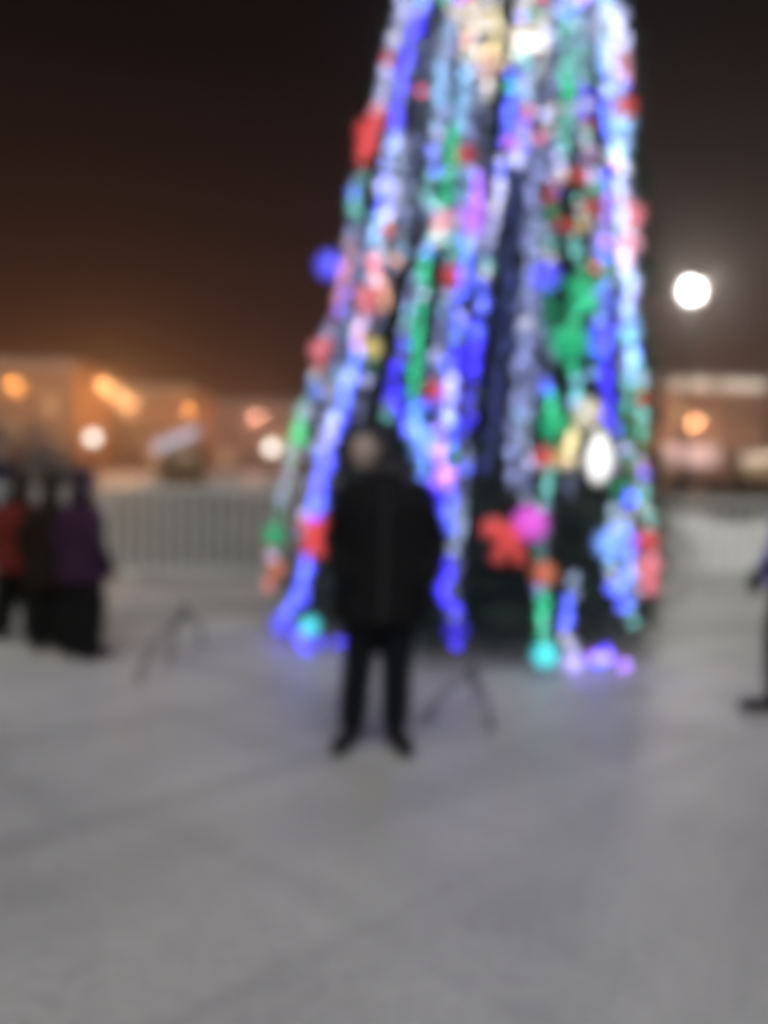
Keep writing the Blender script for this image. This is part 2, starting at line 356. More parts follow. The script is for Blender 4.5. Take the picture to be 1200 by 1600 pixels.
# ------------------------------------------------------------------ the Christmas tree
TB = at(732, 975, 7.5); TX, TY, LEAN = TB.x, 7.5, 0.034
PROF = [(0.0, 1.86), (0.35, 1.86), (1.0, 1.78), (3.0, 1.53), (5.85, 1.07), (9.0, 0.56), (12.3, 0.03)]
def trad(h):
    for (a, ra), (b_, rb) in zip(PROF, PROF[1:]):
        if h <= b_: return ra + (rb - ra) * max(0, h - a) / (b_ - a)
    return 0.02
def axis(h): return Vector((TX + LEAN * h, TY, h))
def on_tree(px, py, k=1.0):
    d = ray(px, py); d = d / d.y; best = None
    Y = 5.0
    while Y < TY + 0.2:
        p = EYE + d * Y; a = axis(p.z); q = math.hypot(p.x - a.x, p.y - a.y) - trad(max(p.z, 0)) * k
        if q <= 0: return p
        if best is None or q < best[0]: best = (q, p)
        Y += 0.01
    return best[1]
def surf(h, az, k=1.0):
    a = axis(h); r = trad(h) * k
    return a + Vector((math.cos(az) * r, math.sin(az) * r, 0))

T = thing('christmas_tree', 'tall cone shaped green fir tree covered with coloured lights', 'tree', (0, 0, 0))
bark = mat('bark', (0.10, 0.065, 0.04), 0.9, var=0.3, scale=12, bump=0.6)
obj('trunk', tube(bmesh.new(), [axis(h) for h in (0, 0.15, 1, 3, 6, 9, 12.3)], [0.17, 0.15, 0.13, 0.11, 0.08, 0.05, 0.012], 14), bark, T, True)
bm = bmesh.new(); tips = []
h = 0.26; lvl = 0
while h < 12.1:
    nb = max(6, int(trad(h) * 15)); off = random.random()
    for k in range(nb):
        az = 2 * math.pi * (k + off + random.uniform(-.2, .2)) / nb; r = trad(h) * random.uniform(0.80, 0.90)
        p0 = axis(h + 0.10); dirv = Vector((math.cos(az), math.sin(az), 0))
        pts = [p0 + dirv * (r * s) + Vector((0, 0, -0.16 * s * s * min(1, r) + random.uniform(-.01, .01))) for s in (0.03, 0.35, 0.7, 1.0)]
        tube(bm, pts, [0.022, 0.017, 0.011, 0.005], 5, cap=False)
        tips.append((pts, az, r))
    h += 0.20 if h < 7 else 0.27
obj('limbs', bm, bark, T)['kind'] = 'stuff'
vsn, fsn = [], []
def needle(p, d, ln, wd):
    d = d.normalized(); u, v = frame_of(d); a = random.uniform(0, 6.28); s = (u * math.cos(a) + v * math.sin(a)) * wd
    k = len(vsn); vsn.extend((p - s, p + s, p + d * ln)); fsn.append((k, k + 1, k + 2))
for pts, az, r in tips:
    near = math.sin(az) < 0.35 and pts[0].z < 7.2        # the half towards the square carries the dense needles
    dirv = Vector((math.cos(az), math.sin(az), 0)); side = Vector((-dirv.y, dirv.x, 0))
    for s in ([0.3, 0.45, 0.58, 0.7, 0.8, 0.9, 1.0] if near else [0.6, 0.85, 1.0]):
        i = min(2, int(s * 3)); lo = (0.03, 0.35, 0.7, 1.0); f = (s - lo[i]) / (lo[i + 1] - lo[i])
        c = pts[i].lerp(pts[i + 1], min(1, max(0, f)))
        for q in ((-1, 0, 1) if near else (-1, 1)):
            tw = (dirv * random.uniform(0.5, 1.0) + side * q * random.uniform(0.5, 1.1) + Vector((0, 0, random.uniform(-.45, .35)))).normalized()
            L_ = random.uniform(0.12, 0.24) * (0.55 + 0.45 * min(1, r))
            for e in range(9 if near else 6):
                pp = c + tw * (L_ * e / 8)
                for z in (0, 1):
                    dd = tw * 0.8 + Vector((random.uniform(-1, 1), random.uniform(-1, 1), random.uniform(-1, 1)))
                    needle(pp, dd, random.uniform(0.06, 0.10), 0.011)
me = bpy.data.meshes.new('crown'); me.from_pydata(vsn, [], fsn)
cr = link('crown', me, mat('fir_needles', (0.035, 0.075, 0.045), 0.6, var=0.45, scale=3.0), T); cr['kind'] = 'stuff'

# ---- LED colours
PAL = {'W': ((1.0, 0.94, 0.90), 15), 'w': ((0.55, 0.68, 0.95), 10), 'L': ((0.60, 0.62, 1.0), 24), 'l': ((0.42, 0.48, 0.95), 11), 'V': ((0.42, 0.18, 1.0), 40),
       'B': ((0.10, 0.14, 1.0), 40), 'D': ((0.06, 0.04, 0.95), 36), 'C': ((0.32, 0.62, 1.0), 20), 'T': ((0.25, 0.75, 0.68), 16), 'G': ((0.06, 0.72, 0.36), 18),
       'g': ((0.04, 0.5, 0.25), 9), 'R': ((1.0, 0.06, 0.05), 24), 'r': ((0.8, 0.12, 0.12), 10), 'P': ((1.0, 0.42, 0.55), 16), 'O': ((1.0, 0.52, 0.34), 20), 'Y': ((1.0, 0.86, 0.45), 20), 'M': ((0.95, 0.15, 0.95), 36), 'd': ((0.10, 0.12, 0.45), 6.0), '-': ((0.30, 0.33, 0.55), 5.0)}
GAIN = 0.50
def led(c):
    col, es = PAL[c]; return mat('led_' + {'-': 'off'}.get(c, c + ('_dim' if c.islower() else '')), col, 0.4, emit=col, es=es * GAIN)
cable = mat('cable_rubber', (0.01, 0.02, 0.012), 0.6)
OCT = [Vector(v) for v in ((1, 0, 0), (-1, 0, 0), (0, 1, 0), (0, -1, 0), (0, 0, 1.5), (0, 0, -1.5))]
OCF = [(0, 2, 4), (2, 1, 4), (1, 3, 4), (3, 0, 4), (2, 0, 5), (1, 2, 5), (3, 1, 5), (0, 3, 5)]
def light_string(label, keys, spacing=0.056, r=0.0125, up=True, name='light_string', group='strings of lights on the tree'):
    pts = []                                       # (point, colour letter)
    for (xa, ya, ca), (xb, yb, cb) in zip(keys, keys[1:]):
        nst = max(2, int(math.hypot(xb - xa, yb - ya) / 9))
        for s in range(nst):
            f = s / nst; c = ca if random.random() > f else cb
            pts.append((on_tree(xa + (xb - xa) * f, ya + (yb - ya) * f, 1.0), c))
    pts.append((on_tree(keys[-1][0], keys[-1][1]), keys[-1][2]))
    if up:
        p = pts[0][0]; a = axis(p.z); az = math.atan2(p.y - a.y, p.x - a.x); h = p.z + 0.06; head = []
        while h < 11.9:
            head.append((surf(h, az), random.choice('LWCBV' if random.random() < .7 else 'GPRT'))); h += 0.06
        pts = head[::-1] + pts
    S = thing(name, label, 'string lights', (0, 0, 0), group=group)
    path = [p for p, c in pts]
    obj('cable', tube(bmesh.new(), path[::2] + ([path[-1]] if len(path) % 2 == 0 else []), 0.003, 4), cable, S)
    letters = sorted({c for p, c in pts} | set('WwLlBDGRCPT')); v, f, mi = [], [], []
    acc = 0.0
    for (p, c), (q, c2) in zip(pts, pts[1:]):
        d = (q - p).length
        while acc < d:
            x = p.lerp(q, acc / d); a = axis(x.z); o = Vector((x.x - a.x, x.y - a.y, 0)).normalized()
            x = x + o * random.uniform(-0.01, 0.03) + Vector((random.uniform(-.030, .030), random.uniform(-.030, .030), random.uniform(-.025, .025)))
            if c not in '-d':
                u_ = random.random()
                if u_ > 0.92: c = random.choice('BGRCDTB')
                elif u_ > 0.82: c = random.choice('WLll')
            k = len(v); v.extend(x + w_ * r for w_ in OCT); f.extend(tuple(i + k for i in t_) for t_ in OCF); mi.extend([letters.index(c)] * 8)
            acc += spacing * random.uniform(0.6, 1.4)
        acc -= d
    me = bpy.data.meshes.new('bulbs'); me.from_pydata(v, [], f)
    for c in letters: me.materials.append(led(c))
    me.polygons.foreach_set('material_index', mi)
    o = link('bulbs', me, None, S); o['kind'] = 'stuff'
    return S
light_string('string of pale lights down the left outline of the tree, green near its foot',
    [(634, 0, 'L'), (618, 70, 'L'), (604, 130, 'L'), (592, 180, 'P'), (575, 240, 'r'), (560, 290, 'T'), (556, 350, 'w'), (545, 400, 'P'), (535, 470, 'B'), (512, 540, 'r'), (496, 590, 'C'), (478, 640, 'T'), (464, 685, 'G'), (450, 740, 'w'), (437, 800, 'g'), (428, 850, 'g'), (428, 900, 'r'), (418, 930, '-')])
light_string('deep blue string of lights, second from the left outline of the tree',
    [(668, 0, 'B'), (645, 60, 'D'), (630, 130, 'D'), (612, 230, 'D'), (600, 290, 'B'), (592, 350, 'C'), (585, 410, 'w'), (588, 440, 'O'), (570, 480, 'P'), (555, 560, 'B'), (540, 630, 'B'), (515, 700, 'D'), (497, 770, 'D'), (480, 880, 'B'), (462, 930, 'B'), (440, 975, 'B')])
light_string('faint greyish string of lights ending behind the head of the person in black',
    [(690, 0, '-'), (672, 90, 'l'), (655, 190, '-'), (642, 280, 'l'), (628, 370, 'w'), (612, 430, 'O'), (600, 480, '-'), (582, 545, 'g'), (575, 600, '-'), (560, 680, '-')], spacing=0.075)
light_string('long green string of lights running down to the shoulder of the person in black',
    [(735, 0, 'Y'), (736, 60, 'O'), (728, 120, 'C'), (718, 180, 'C'), (708, 225, 'G'), (700, 290, 'G'), (690, 340, 'P'), (672, 390, 'G'), (662, 440, 'G'), (655, 510, 'G'), (648, 600, 'G'), (652, 650, 'B'), (662, 700, 'B'), (655, 750, 'T')])
light_string('string of lights turning violet halfway down and deep blue below, left of the dark gap',
    [(778, 0, 'W'), (775, 70, 'Y'), (765, 115, 'W'), (758, 170, '-'), (750, 240, '-'), (745, 300, 'V'), (740, 345, 'V'), (732, 380, 'T'), (725, 430, 'B'), (718, 500, 'B'), (712, 570, 'D'), (700, 640, 'L'), (685, 690, 'V'), (688, 760, 'D'), (686, 830, 'B'), (684, 890, 'D')])
light_string('blue string of lights bordering the dark gap of the tree on its left',
    [(812, 0, 'W'), (808, 80, 'W'), (800, 150, 'B'), (793, 220, 'B'), (782, 280, 'L'), (770, 350, 'L'), (760, 420, 'l'), (748, 490, 'B'), (738, 570, 'D'), (728, 680, '-'), (722, 780, 'w'), (714, 840, 'w'), (712, 900, '-'), (712, 960, 'D'), (711, 1005, 'D')])
light_string('pale lavender string of lights bordering the dark gap of the tree on its right',
    [(846, 0, 'W'), (850, 70, 'W'), (842, 150, '-'), (838, 230, 'l'), (832, 320, 'l'), (826, 420, 'l'), (818, 500, 'l'), (812, 580, 'l'), (806, 650, 'l'), (800, 720, 'l'), (796, 760, '-')])
light_string('string of lights with a cyan end reaching the ground right of centre',
    [(884, 0, 'T'), (886, 80, 'T'), (886, 150, 'G'), (884, 210, 'T'), (872, 260, 'L'), (862, 330, '-'), (856, 420, 'B'), (862, 460, 'g'), (856, 560, '-'), (852, 610, 'B'), (864, 655, 'G'), (858, 700, 'g'), (854, 760, 'T'), (846, 830, '-'), (842, 880, 'g'), (848, 950, 'G'), (850, 1000, 'T'), (852, 1034, 'C')])
light_string('green string of lights below the red and yellow wreath',
    [(912, 0, '-'), (915, 80, '-'), (918, 160, 'D'), (915, 230, 'r'), (908, 300, 'r'), (900, 370, 'T'), (906, 430, 'G'), (910, 475, 'G'), (892, 520, 'G'), (892, 570, 'G'), (898, 610, 'C'), (905, 660, 'Y'), (886, 715, 'Y'), (890, 780, '-')])
light_string('blue string of lights, second from the right outline of the tree',
    [(944, 0, 'T'), (948, 80, 'L'), (946, 160, 'D'), (950, 230, 'B'), (948, 300, 'l'), (946, 380, 'V'), (944, 420, 'B'), (944, 500, 'B'), (942, 560, 'D'), (946, 620, 'D'), (958, 690, '-'), (962, 760, 'g'), (955, 830, 'L'), (950, 870, 'C'), (958, 920, 'B'), (965, 950, 'B')])
light_string('pale cyan string of lights down the right outline of the tree',
    [(966, 0, 'L'), (970, 60, 'L'), (974, 130, 'P'), (978, 170, 'r'), (976, 220, 'C'), (978, 290, '-'), (986, 340, 'P'), (986, 400, 'L'), (984, 450, 'L'), (988, 500, 'C'), (990, 560, 'C'), (996, 600, 'L'), (1000, 640, 'T'), (1000, 690, 'g'), (1002, 740, 'r'), (1004, 800, 'T'), (1008, 850, 'r'), (1018, 910, 'P')])
light_string('short blue string of lights low on the tree beside the cyan end',
    [(898, 900, 'w'), (888, 940, 'B'), (884, 985, 'B'), (890, 1015, 'D')], up=False)
light_string('white swag of lights across the top of the picture',
    [(700, 10, 'W'), (735, 62, 'Y'), (778, 108, 'Y'), (815, 72, 'W'), (850, 55, 'W'), (880, 20, 'C'), (900, -20, 'W')], up=False, spacing=0.09)
light_string('short violet and blue string beside the shoulder of the person in black',
    [(628, 640, 'D'), (642, 680, 'B'), (668, 712, 'C'), (690, 690, 'V')], up=False)

light_string('faint lavender string of lights just inside the left outline of the tree',
    [(652, 20, 'l'), (630, 160, 'l'), (600, 290, 'w'), (566, 420, 'l'), (534, 560, 'l'), (500, 700, 'l'), (474, 850, 'l')], spacing=0.075)
light_string('faint lavender string of lights left of the long green string',
    [(714, 0, 'l'), (692, 180, 'l'), (668, 320, '-'), (642, 460, 'l'), (622, 590, 'D'), (608, 650, 'l')], spacing=0.075)
light_string('pale blue string of lights between the long green string and the violet star',
    [(757, 0, 'W'), (746, 110, 'w'), (735, 200, 'l'), (722, 300, 'C'), (705, 390, 'l'), (692, 480, 'L'), (682, 560, 'l'), (672, 640, 'B')], spacing=0.075)
light_string('faint white string of lights left of the round wreath',
    [(866, 0, 'w'), (866, 120, 'l'), (858, 240, 'l'), (848, 360, 'w'), (838, 480, 'l'), (828, 600, 'l'), (822, 700, 'w'), (818, 780, 'l')], spacing=0.075)
light_string('faint string of lights passing right of the round wreath',
    [(902, 40, 'T'), (906, 190, 'l'), (930, 260, 'L'), (932, 380, 'l'), (928, 480, 'g'), (925, 580, 'C')], spacing=0.075)
light_string('light blue string of lights between the wreath and the right outline of the tree',
    [(930, 0, 'L'), (936, 100, 'C'), (962, 250, 'C'), (970, 380, 'L'), (968, 480, 'l'), (972, 600, 'T'), (978, 700, 'g'), (982, 800, 'B'), (985, 900, 'C'), (990, 945, 'l')], spacing=0.075)

light_string('added very faint dark blue string of lights tinting the dark gap of the tree',
    [(822, 200, 'd'), (808, 300, 'd'), (795, 420, 'd'), (782, 560, 'd'), (768, 680, 'd'), (760, 740, 'd')], spacing=0.075)  # dim string added to give the unlit gap a navy tint

light_string('thin white and cyan string of lights along the right outline, upper half',
    [(956, 10, 'W'), (960, 100, 'L'), (964, 190, 'C'), (968, 280, 'L'), (976, 360, 'W'), (978, 440, 'C'), (982, 520, 'T'), (984, 600, 'C')], spacing=0.06)
light_string('white string of lights below the cream star',
    [(826, 60, 'W'), (822, 130, 'w'), (816, 200, 'l'), (806, 260, 'L')], up=False, spacing=0.06)
light_string('cyan and white string of lights left of the violet star',
    [(700, 40, 'w'), (690, 140, 'C'), (680, 230, 'w'), (672, 300, 'T'), (690, 372, 'W'), (722, 372, 'T'), (745, 385, 'L')], up=False, spacing=0.06)
light_string('pale string of lights between the two left outlines and the yellow ball',
    [(626, 220, 'w'), (612, 320, 'L'), (596, 400, 'w'), (568, 500, 'L'), (545, 600, 'C'), (522, 660, 'L'), (505, 740, 'B'), (488, 860, 'B'), (470, 950, 'D')], up=False, spacing=0.06)
light_string('blue string of lights between the elbow of the person in black and the white string',
    [(700, 560, 'B'), (704, 640, 'B'), (702, 720, 'V'), (700, 800, 'B'), (698, 880, 'D'), (696, 950, 'D')], up=False, spacing=0.06)
light_string('blue and cyan string of lights at the right foot, beside the pinkish bow',
    [(975, 820, 'C'), (978, 880, 'B'), (972, 930, 'C'), (985, 970, 'T')], up=False, spacing=0.06)

# ---- ornaments (each hangs on the tree and can be taken off)
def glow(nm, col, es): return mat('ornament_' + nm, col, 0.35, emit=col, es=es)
gold = mat('ornament_cap', (0.6, 0.45, 0.2), 0.3, 0.9)
GR = 'ornaments hanging on the tree'
def o_at(px, py, k=1.03): return on_tree(px, py, k)
def facing(p):
    a = axis(p.z); return math.atan2(p.y - a.y, p.x - a.x) + math.pi / 2
def ball(px, py, r, m, label):
    p = o_at(px, py); O = thing('ball_ornament', label, 'ornament', p, group=GR)
    obj('ball', sphere(bmesh.new(), (0, 0, 0), r, useg=24, vseg=16), m, O, True)
    obj('cap', lathe(bmesh.new(), [(r * .22, r * .93), (r * .22, r * 1.12), (r * .05, r * 1.13), (r * .05, r * 1.3)], 12), gold, O)
def star(px, py, r, m, label, npt=5, inner=0.42):
    p = o_at(px, py); O = thing('star_ornament', label, 'ornament', p, facing(p), GR); bm = bmesh.new()
    ring = [bm.verts.new((math.sin(math.pi * k / npt) * (r if k % 2 == 0 else r * inner), 0, math.cos(math.pi * k / npt) * (r if k % 2 == 0 else r * inner))) for k in range(2 * npt)]
    a, b_ = bm.verts.new((0, -r * .28, 0)), bm.verts.new((0, r * .28, 0))
    for k in range(2 * npt):
        bm.faces.new((ring[k], ring[(k + 1) % (2 * npt)], a)); bm.faces.new((ring[(k + 1) % (2 * npt)], ring[k], b_))
    obj('star', bm, m, O)
    bm = bmesh.new(); tube(bm, [(0, 0, r * .95), (0, 0, r * 1.3)], r * .03, 6); obj('hanger', bm, gold, O)
def bow(px, py, r, m, label):
    p = o_at(px, py); O = thing('bow_ornament', label, 'ornament', p, facing(p), GR)
    for s in (-1, 1):
        bm = bmesh.new(); sphere(bm, (s * r * .52, 0, r * .12), r * .5, (1, .45, .72)); obj('loop', bm, m, O, True)
        bm = bmesh.new(); tube(bm, [(0, 0, 0), (s * r * .25, -r * .1, -r * .5), (s * r * .42, -r * .08, -r * 1.05)], [r * .12, r * .2, r * .26], 8); obj('tail', bm, m, O, True)
    bm = bmesh.new(); sphere(bm, (0, -r * .12, r * .05), r * .22); obj('knot', bm, m, O, True)
def wreath(px, py, r, cols, label):
    p = o_at(px, py); O = thing('wreath_ornament', label, 'ornament', p, facing(p), GR)
    bm = bmesh.new(); nn = 28; ring = [Vector((math.cos(2 * math.pi * k / nn) * r, 0, math.sin(2 * math.pi * k / nn) * r)) for k in range(nn)]
    vs2 = []
    for k, c in enumerate(ring):
        rad = c.normalized(); vs2.append([bm.verts.new(c + (rad * math.cos(a) + Vector((0, 1, 0)) * math.sin(a)) * r * .22 * random.uniform(.8, 1.2)) for a in [2 * math.pi * q / 8 for q in range(8)]])
    for k in range(nn):
        for q in range(8): bm.faces.new((vs2[k][q], vs2[k][(q + 1) % 8], vs2[(k + 1) % nn][(q + 1) % 8], vs2[(k + 1) % nn][q]))
    obj('ring', bm, mat('fir_needles', (0.035, 0.075, 0.045)), O)
    for k in range(12):
        a = 2 * math.pi * k / 12 + math.pi / 2
        bm = bmesh.new(); sphere(bm, (math.cos(a) * r, -r * .22, math.sin(a) * r), r * .2, useg=10, vseg=8); obj('berry_light', bm, cols[k % len(cols)] if callable(getattr(cols, 'index', None)) and not isinstance(cols, dict) else None, O, True)
def drop(px, py, r, hgt, m, label):
    p = o_at(px, py, 1.06); O = thing('teardrop_lantern', label, 'lantern', p, group=GR)
    prof = [(0.001, -hgt / 2), (r * .55, -htx(hgt, .40)), (r * .95, -hgt * .18), (r, -hgt * .02), (r * .75, hgt * .16), (r * .4, hgt * .34), (r * .14, hgt * .47), (0.001, hgt / 2)]
    obj('shade', lathe(bmesh.new(), prof, 20), m, O, True)
    obj('cap', lathe(bmesh.new(), [(r * .25, hgt * .46), (r * .2, hgt * .52), (r * .05, hgt * .53), (r * .05, hgt * .6)], 10), gold, O)
def htx(h_, f): return h_ * f
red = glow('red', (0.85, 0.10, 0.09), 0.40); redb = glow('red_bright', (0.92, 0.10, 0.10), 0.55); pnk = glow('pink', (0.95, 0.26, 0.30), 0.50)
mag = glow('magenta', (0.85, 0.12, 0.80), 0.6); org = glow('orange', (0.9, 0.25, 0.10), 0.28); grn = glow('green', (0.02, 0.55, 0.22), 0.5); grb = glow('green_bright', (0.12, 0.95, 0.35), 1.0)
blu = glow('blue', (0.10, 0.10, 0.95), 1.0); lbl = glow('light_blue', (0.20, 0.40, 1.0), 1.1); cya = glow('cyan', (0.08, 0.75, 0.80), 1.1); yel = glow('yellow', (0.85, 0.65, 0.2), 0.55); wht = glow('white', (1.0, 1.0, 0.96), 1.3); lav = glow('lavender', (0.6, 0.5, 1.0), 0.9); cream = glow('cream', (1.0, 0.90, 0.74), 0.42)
bow(578, 200, 0.19, redb, 'red bow high on the left outline of the tree')
ball(515, 415, 0.11, blu, 'deep blue ball sticking out of the left outline of the tree')
bow(575, 460, 0.15, pnk, 'pink bow below and right of the deep blue ball')
ball(500, 548, 0.085, pnk, 'small pink ball on the left outline above the green lights')
star(468, 680, 0.15, grb, 'bright green star on the left outline of the tree, at head height')
bow(492, 826, 0.20, redb, 'large red bow beside the elbow of the person in black')
ball(432, 890, 0.075, org, 'small reddish ball at the left foot of the tree')
ball(428, 838, 0.085, grn, 'small green ball just above the reddish ball at the left foot of the tree')
ball(440, 975, 0.085, blu, 'blue ball touching the ground at the left foot of the tree')
ball(484, 978, 0.07, cya, 'small teal ball next to the blue ball on the ground')
star(738, 340, 0.16, glow('violet', (0.55, 0.2, 0.95), 0.9), 'violet star in the middle of the tree above the green string')
ball(726, 243, 0.065, red, 'small red ball above the violet star')
ball(697, 345, 0.065, pnk, 'small pink ball left of the violet star')
ball(706, 432, 0.075, red, 'dark red ball below the violet star')
ball(680, 612, 0.075, red, 'small red ball above the shoulder of the person in black')
star(664, 690, 0.17, lbl, 'bright blue star right of the head of the person in black')
ball(580, 545, 0.075, yel, 'dim yellow ball above the head of the person in black')
star(820, 55, 0.17, cream, 'cream star near the top edge of the picture')
ball(735, 30, 0.10, cream, 'cream ball left of the cream star near the top edge')
ball(762, 98, 0.09, glow('peach', (1.0, 0.6, 0.42), 0.45), 'peach ball below the cream ball near the top edge')
wreath(890, 318, 0.19, [red, yel, org, red, grn, red], 'round wreath with red and yellow lights on the right half of the tree')
star(910, 455, 0.20, grn, 'large green star below the wreath')
ball(890, 535, 0.14, grn, 'green ball below the large green star')
ball(852, 432, 0.10, blu, 'blue ball left of the large green star')
ball(942, 522, 0.10, blu, 'blue ball right of the green ball')
ball(976, 168, 0.085, red, 'red ball high on the right outline of the tree')
ball(992, 335, 0.07, pnk, 'small pink ball on the right outline level with the wreath')
drop(936, 712, 0.088, 0.40, wht, 'glowing white teardrop lantern low on the right half of the tree')
ball(918, 645, 0.10, cream, 'cream ball directly above the white teardrop lantern')
ball(866, 662, 0.10, grn, 'green ball left of the white teardrop lantern')
ball(850, 716, 0.075, red, 'small red ball left of the white teardrop lantern')
star(880, 716, 0.10, yel, 'yellow star between a small red ball and the white lantern')
bow(795, 832, 0.20, red, 'large red bow low in the middle of the tree')
ball(828, 818, 0.12, mag, 'magenta ball touching the large red bow')
ball(850, 898, 0.085, org, 'orange ball below the magenta ball')
ball(852, 1024, 0.085, cya, 'cyan ball touching the ground at the foot of the tree')
bow(1012, 890, 0.17, pnk, 'tall pinkish red bow at the right foot of the tree')
ball(1010, 845, 0.09, red, 'red ball right above the bow at the right foot of the tree')
ball(952, 850, 0.10, lbl, 'light blue ball left of the bow at the right foot of the tree')
ball(712, 985, 0.08, glow('navy', (0.06, 0.04, 0.8), 0.5), 'dark blue ball at the foot of the tree right of the person in black')
ball(896, 1036, 0.075, lav, 'lavender ball lying at the foot of the tree by the cyan ball')

# ------------------------------------------------------------------ steel crowd barriers
galv = mat('galvanised_steel', (0.84, 0.88, 0.83), 0.5, 0.0, var=0.12, scale=6)
bar_me = None
def barrier(cx, cy, rz, label, Lh=2.16, H=1.14):
    global bar_me
    Bq = thing('crowd_barrier', label, 'barrier', (cx, cy, 0), rz, 'steel barriers behind the tree')
    a = Lh / 2; rr = 0.12
    loop = []
    for sxx, szz, a0 in ((1, 1, 0), (-1, 1, 90), (-1, -1, 180), (1, -1, 270)):
        cxx = sxx * (a - rr); czz = (H - rr) if szz > 0 else 0.16 + rr
        for k in range(5):
            t_ = R(a0 + k * 22.5); loop.append((cxx + math.cos(t_) * rr, 0, czz + math.sin(t_) * rr))
    loop.append(loop[0])
    obj('frame', tube(bmesh.new(), loop, 0.021, 8, cap=False), galv, Bq, True)
    if bar_me is None:
        bm = tube(bmesh.new(), [(0, 0, 0.17), (0, 0, H - 0.01)], 0.019, 6); bar_me = bpy.data.meshes.new('bar'); bm.to_mesh(bar_me); bm.free(); bar_me.materials.append(galv)
    for k in range(13):
        o = link('bar', bar_me, None, Bq); o.location = (-a + Lh * (k + 1) / 14, 0, 0)
    for s in (-1, 1):
        bm = tube(bmesh.new(), [(s * a * .72, -0.30, 0.0), (s * a * .72, -0.24, 0.035), (s * a * .72, 0, 0.15), (s * a * .72, 0.24, 0.035), (s * a * .72, 0.30, 0.0)], 0.02, 8); obj('foot', bm, galv, Bq, True)
    bm = bmesh.new(); tube(bm, [(a, 0, 0.9), (a + .05, 0, 0.9), (a + .05, 0, 0.84)], 0.009, 6); obj('hook', bm, galv, Bq)
barrier(-4.42, 9.45, R(3), 'steel barrier at the far left, behind the children')
barrier(-2.20, 9.62, R(4), 'steel barrier between the child in purple and the tree')
barrier(0.05, 9.80, R(1), 'steel barrier hidden for the most part behind the tree')
barrier(2.28, 9.75, R(-3), 'steel barrier coming out from behind the right side of the tree')
barrier(4.50, 9.58, R(-4), 'steel barrier at the right edge of the picture')

# ------------------------------------------------------------------ hedge and frosted shrubs
def leaf_mass(name, label, cat, spots, m, nleaf, size, stems):
    S = thing(name, label, cat)
    bm = bmesh.new()
    for pts, rad in stems: tube(bm, pts, rad, 6)
    obj('stems', bm, bark, S)
    v, f = [], []
    for _ in range(nleaf):
        c, r3 = random.choice(spots)
        while True:
            q = Vector((random.uniform(-1, 1), random.uniform(-1, 1), random.uniform(-1, 1)))
            if 0.15 < q.length < 1: break
        p = Vector((c[0] + q.x * r3[0], c[1] + q.y * r3[1], max(0.03, c[2] + q.z * r3[2])))
        u = Vector((random.uniform(-1, 1), random.uniform(-1, 1), random.uniform(-1, 1))).normalized(); w_, _q = frame_of(u); s = size * random.uniform(.6, 1.3)
        k = len(v); v.extend((p - u * s, p + w_ * s * .45, p + u * s, p - w_ * s * .45)); f.append((k, k + 1, k + 2, k + 3))
    me = bpy.data.meshes.new('foliage'); me.from_pydata(v, [], f)
    o = link('foliage', me, m, S); o['kind'] = 'stuff'
hx0, hx1 = xat(1000, 22), xat(1330, 22)
leaf_mass('clipped_hedge', 'long dark hedge behind the snow heap on the right', 'hedge',
    [((hx0 + (hx1 - hx0) * (k + .5) / 12 + random.uniform(-.1, .1), 22, 0.85), ((hx1 - hx0) / 18, 0.45, 0.70 + random.uniform(-.05, .05))) for k in range(12)],
    mat('hedge_leaf', (0.03, 0.035, 0.02), 0.7, var=0.3), 9000, 0.06,
    [([(hx0 + (hx1 - hx0) * (k + .5) / 12, 22, 0), (hx0 + (hx1 - hx0) * (k + .5) / 12 + .05, 22, 1.2)], [.05, .02]) for k in range(12)])
def shrub(px, Y, H, wd, label):
    x = xat(px, Y); st = []
    for k in range(11):
        a = random.uniform(0, 6.28); q = random.uniform(.3, 1) * wd
        st.append(([(x, Y, 0), (x + math.cos(a) * q * .3, Y + math.sin(a) * q * .3, H * .45), (x + math.cos(a) * q * .8, Y + math.sin(a) * q * .8, H * random.uniform(.75, .98))], [.035, .02, .006]))
    sp = [((x + random.uniform(-.6, .6) * wd, Y + random.uniform(-.5, .5) * wd, H * random.uniform(.45, .85)), (wd * .42, wd * .42, H * .17)) for _ in range(12)]
    leaf_mass('frosted_shrub', label, 'shrub', sp, mat('frost_twig', (0.26, 0.25, 0.25), 0.8, var=0.3), 4200, 0.035, st)
shrub(18, 15.5, 2.35, 1.0, 'frosted grey shrub at the left edge behind the barriers')
shrub(86, 17.0, 2.30, 0.85, 'frosted grey shrub below the left globe lamp, behind the child in red')

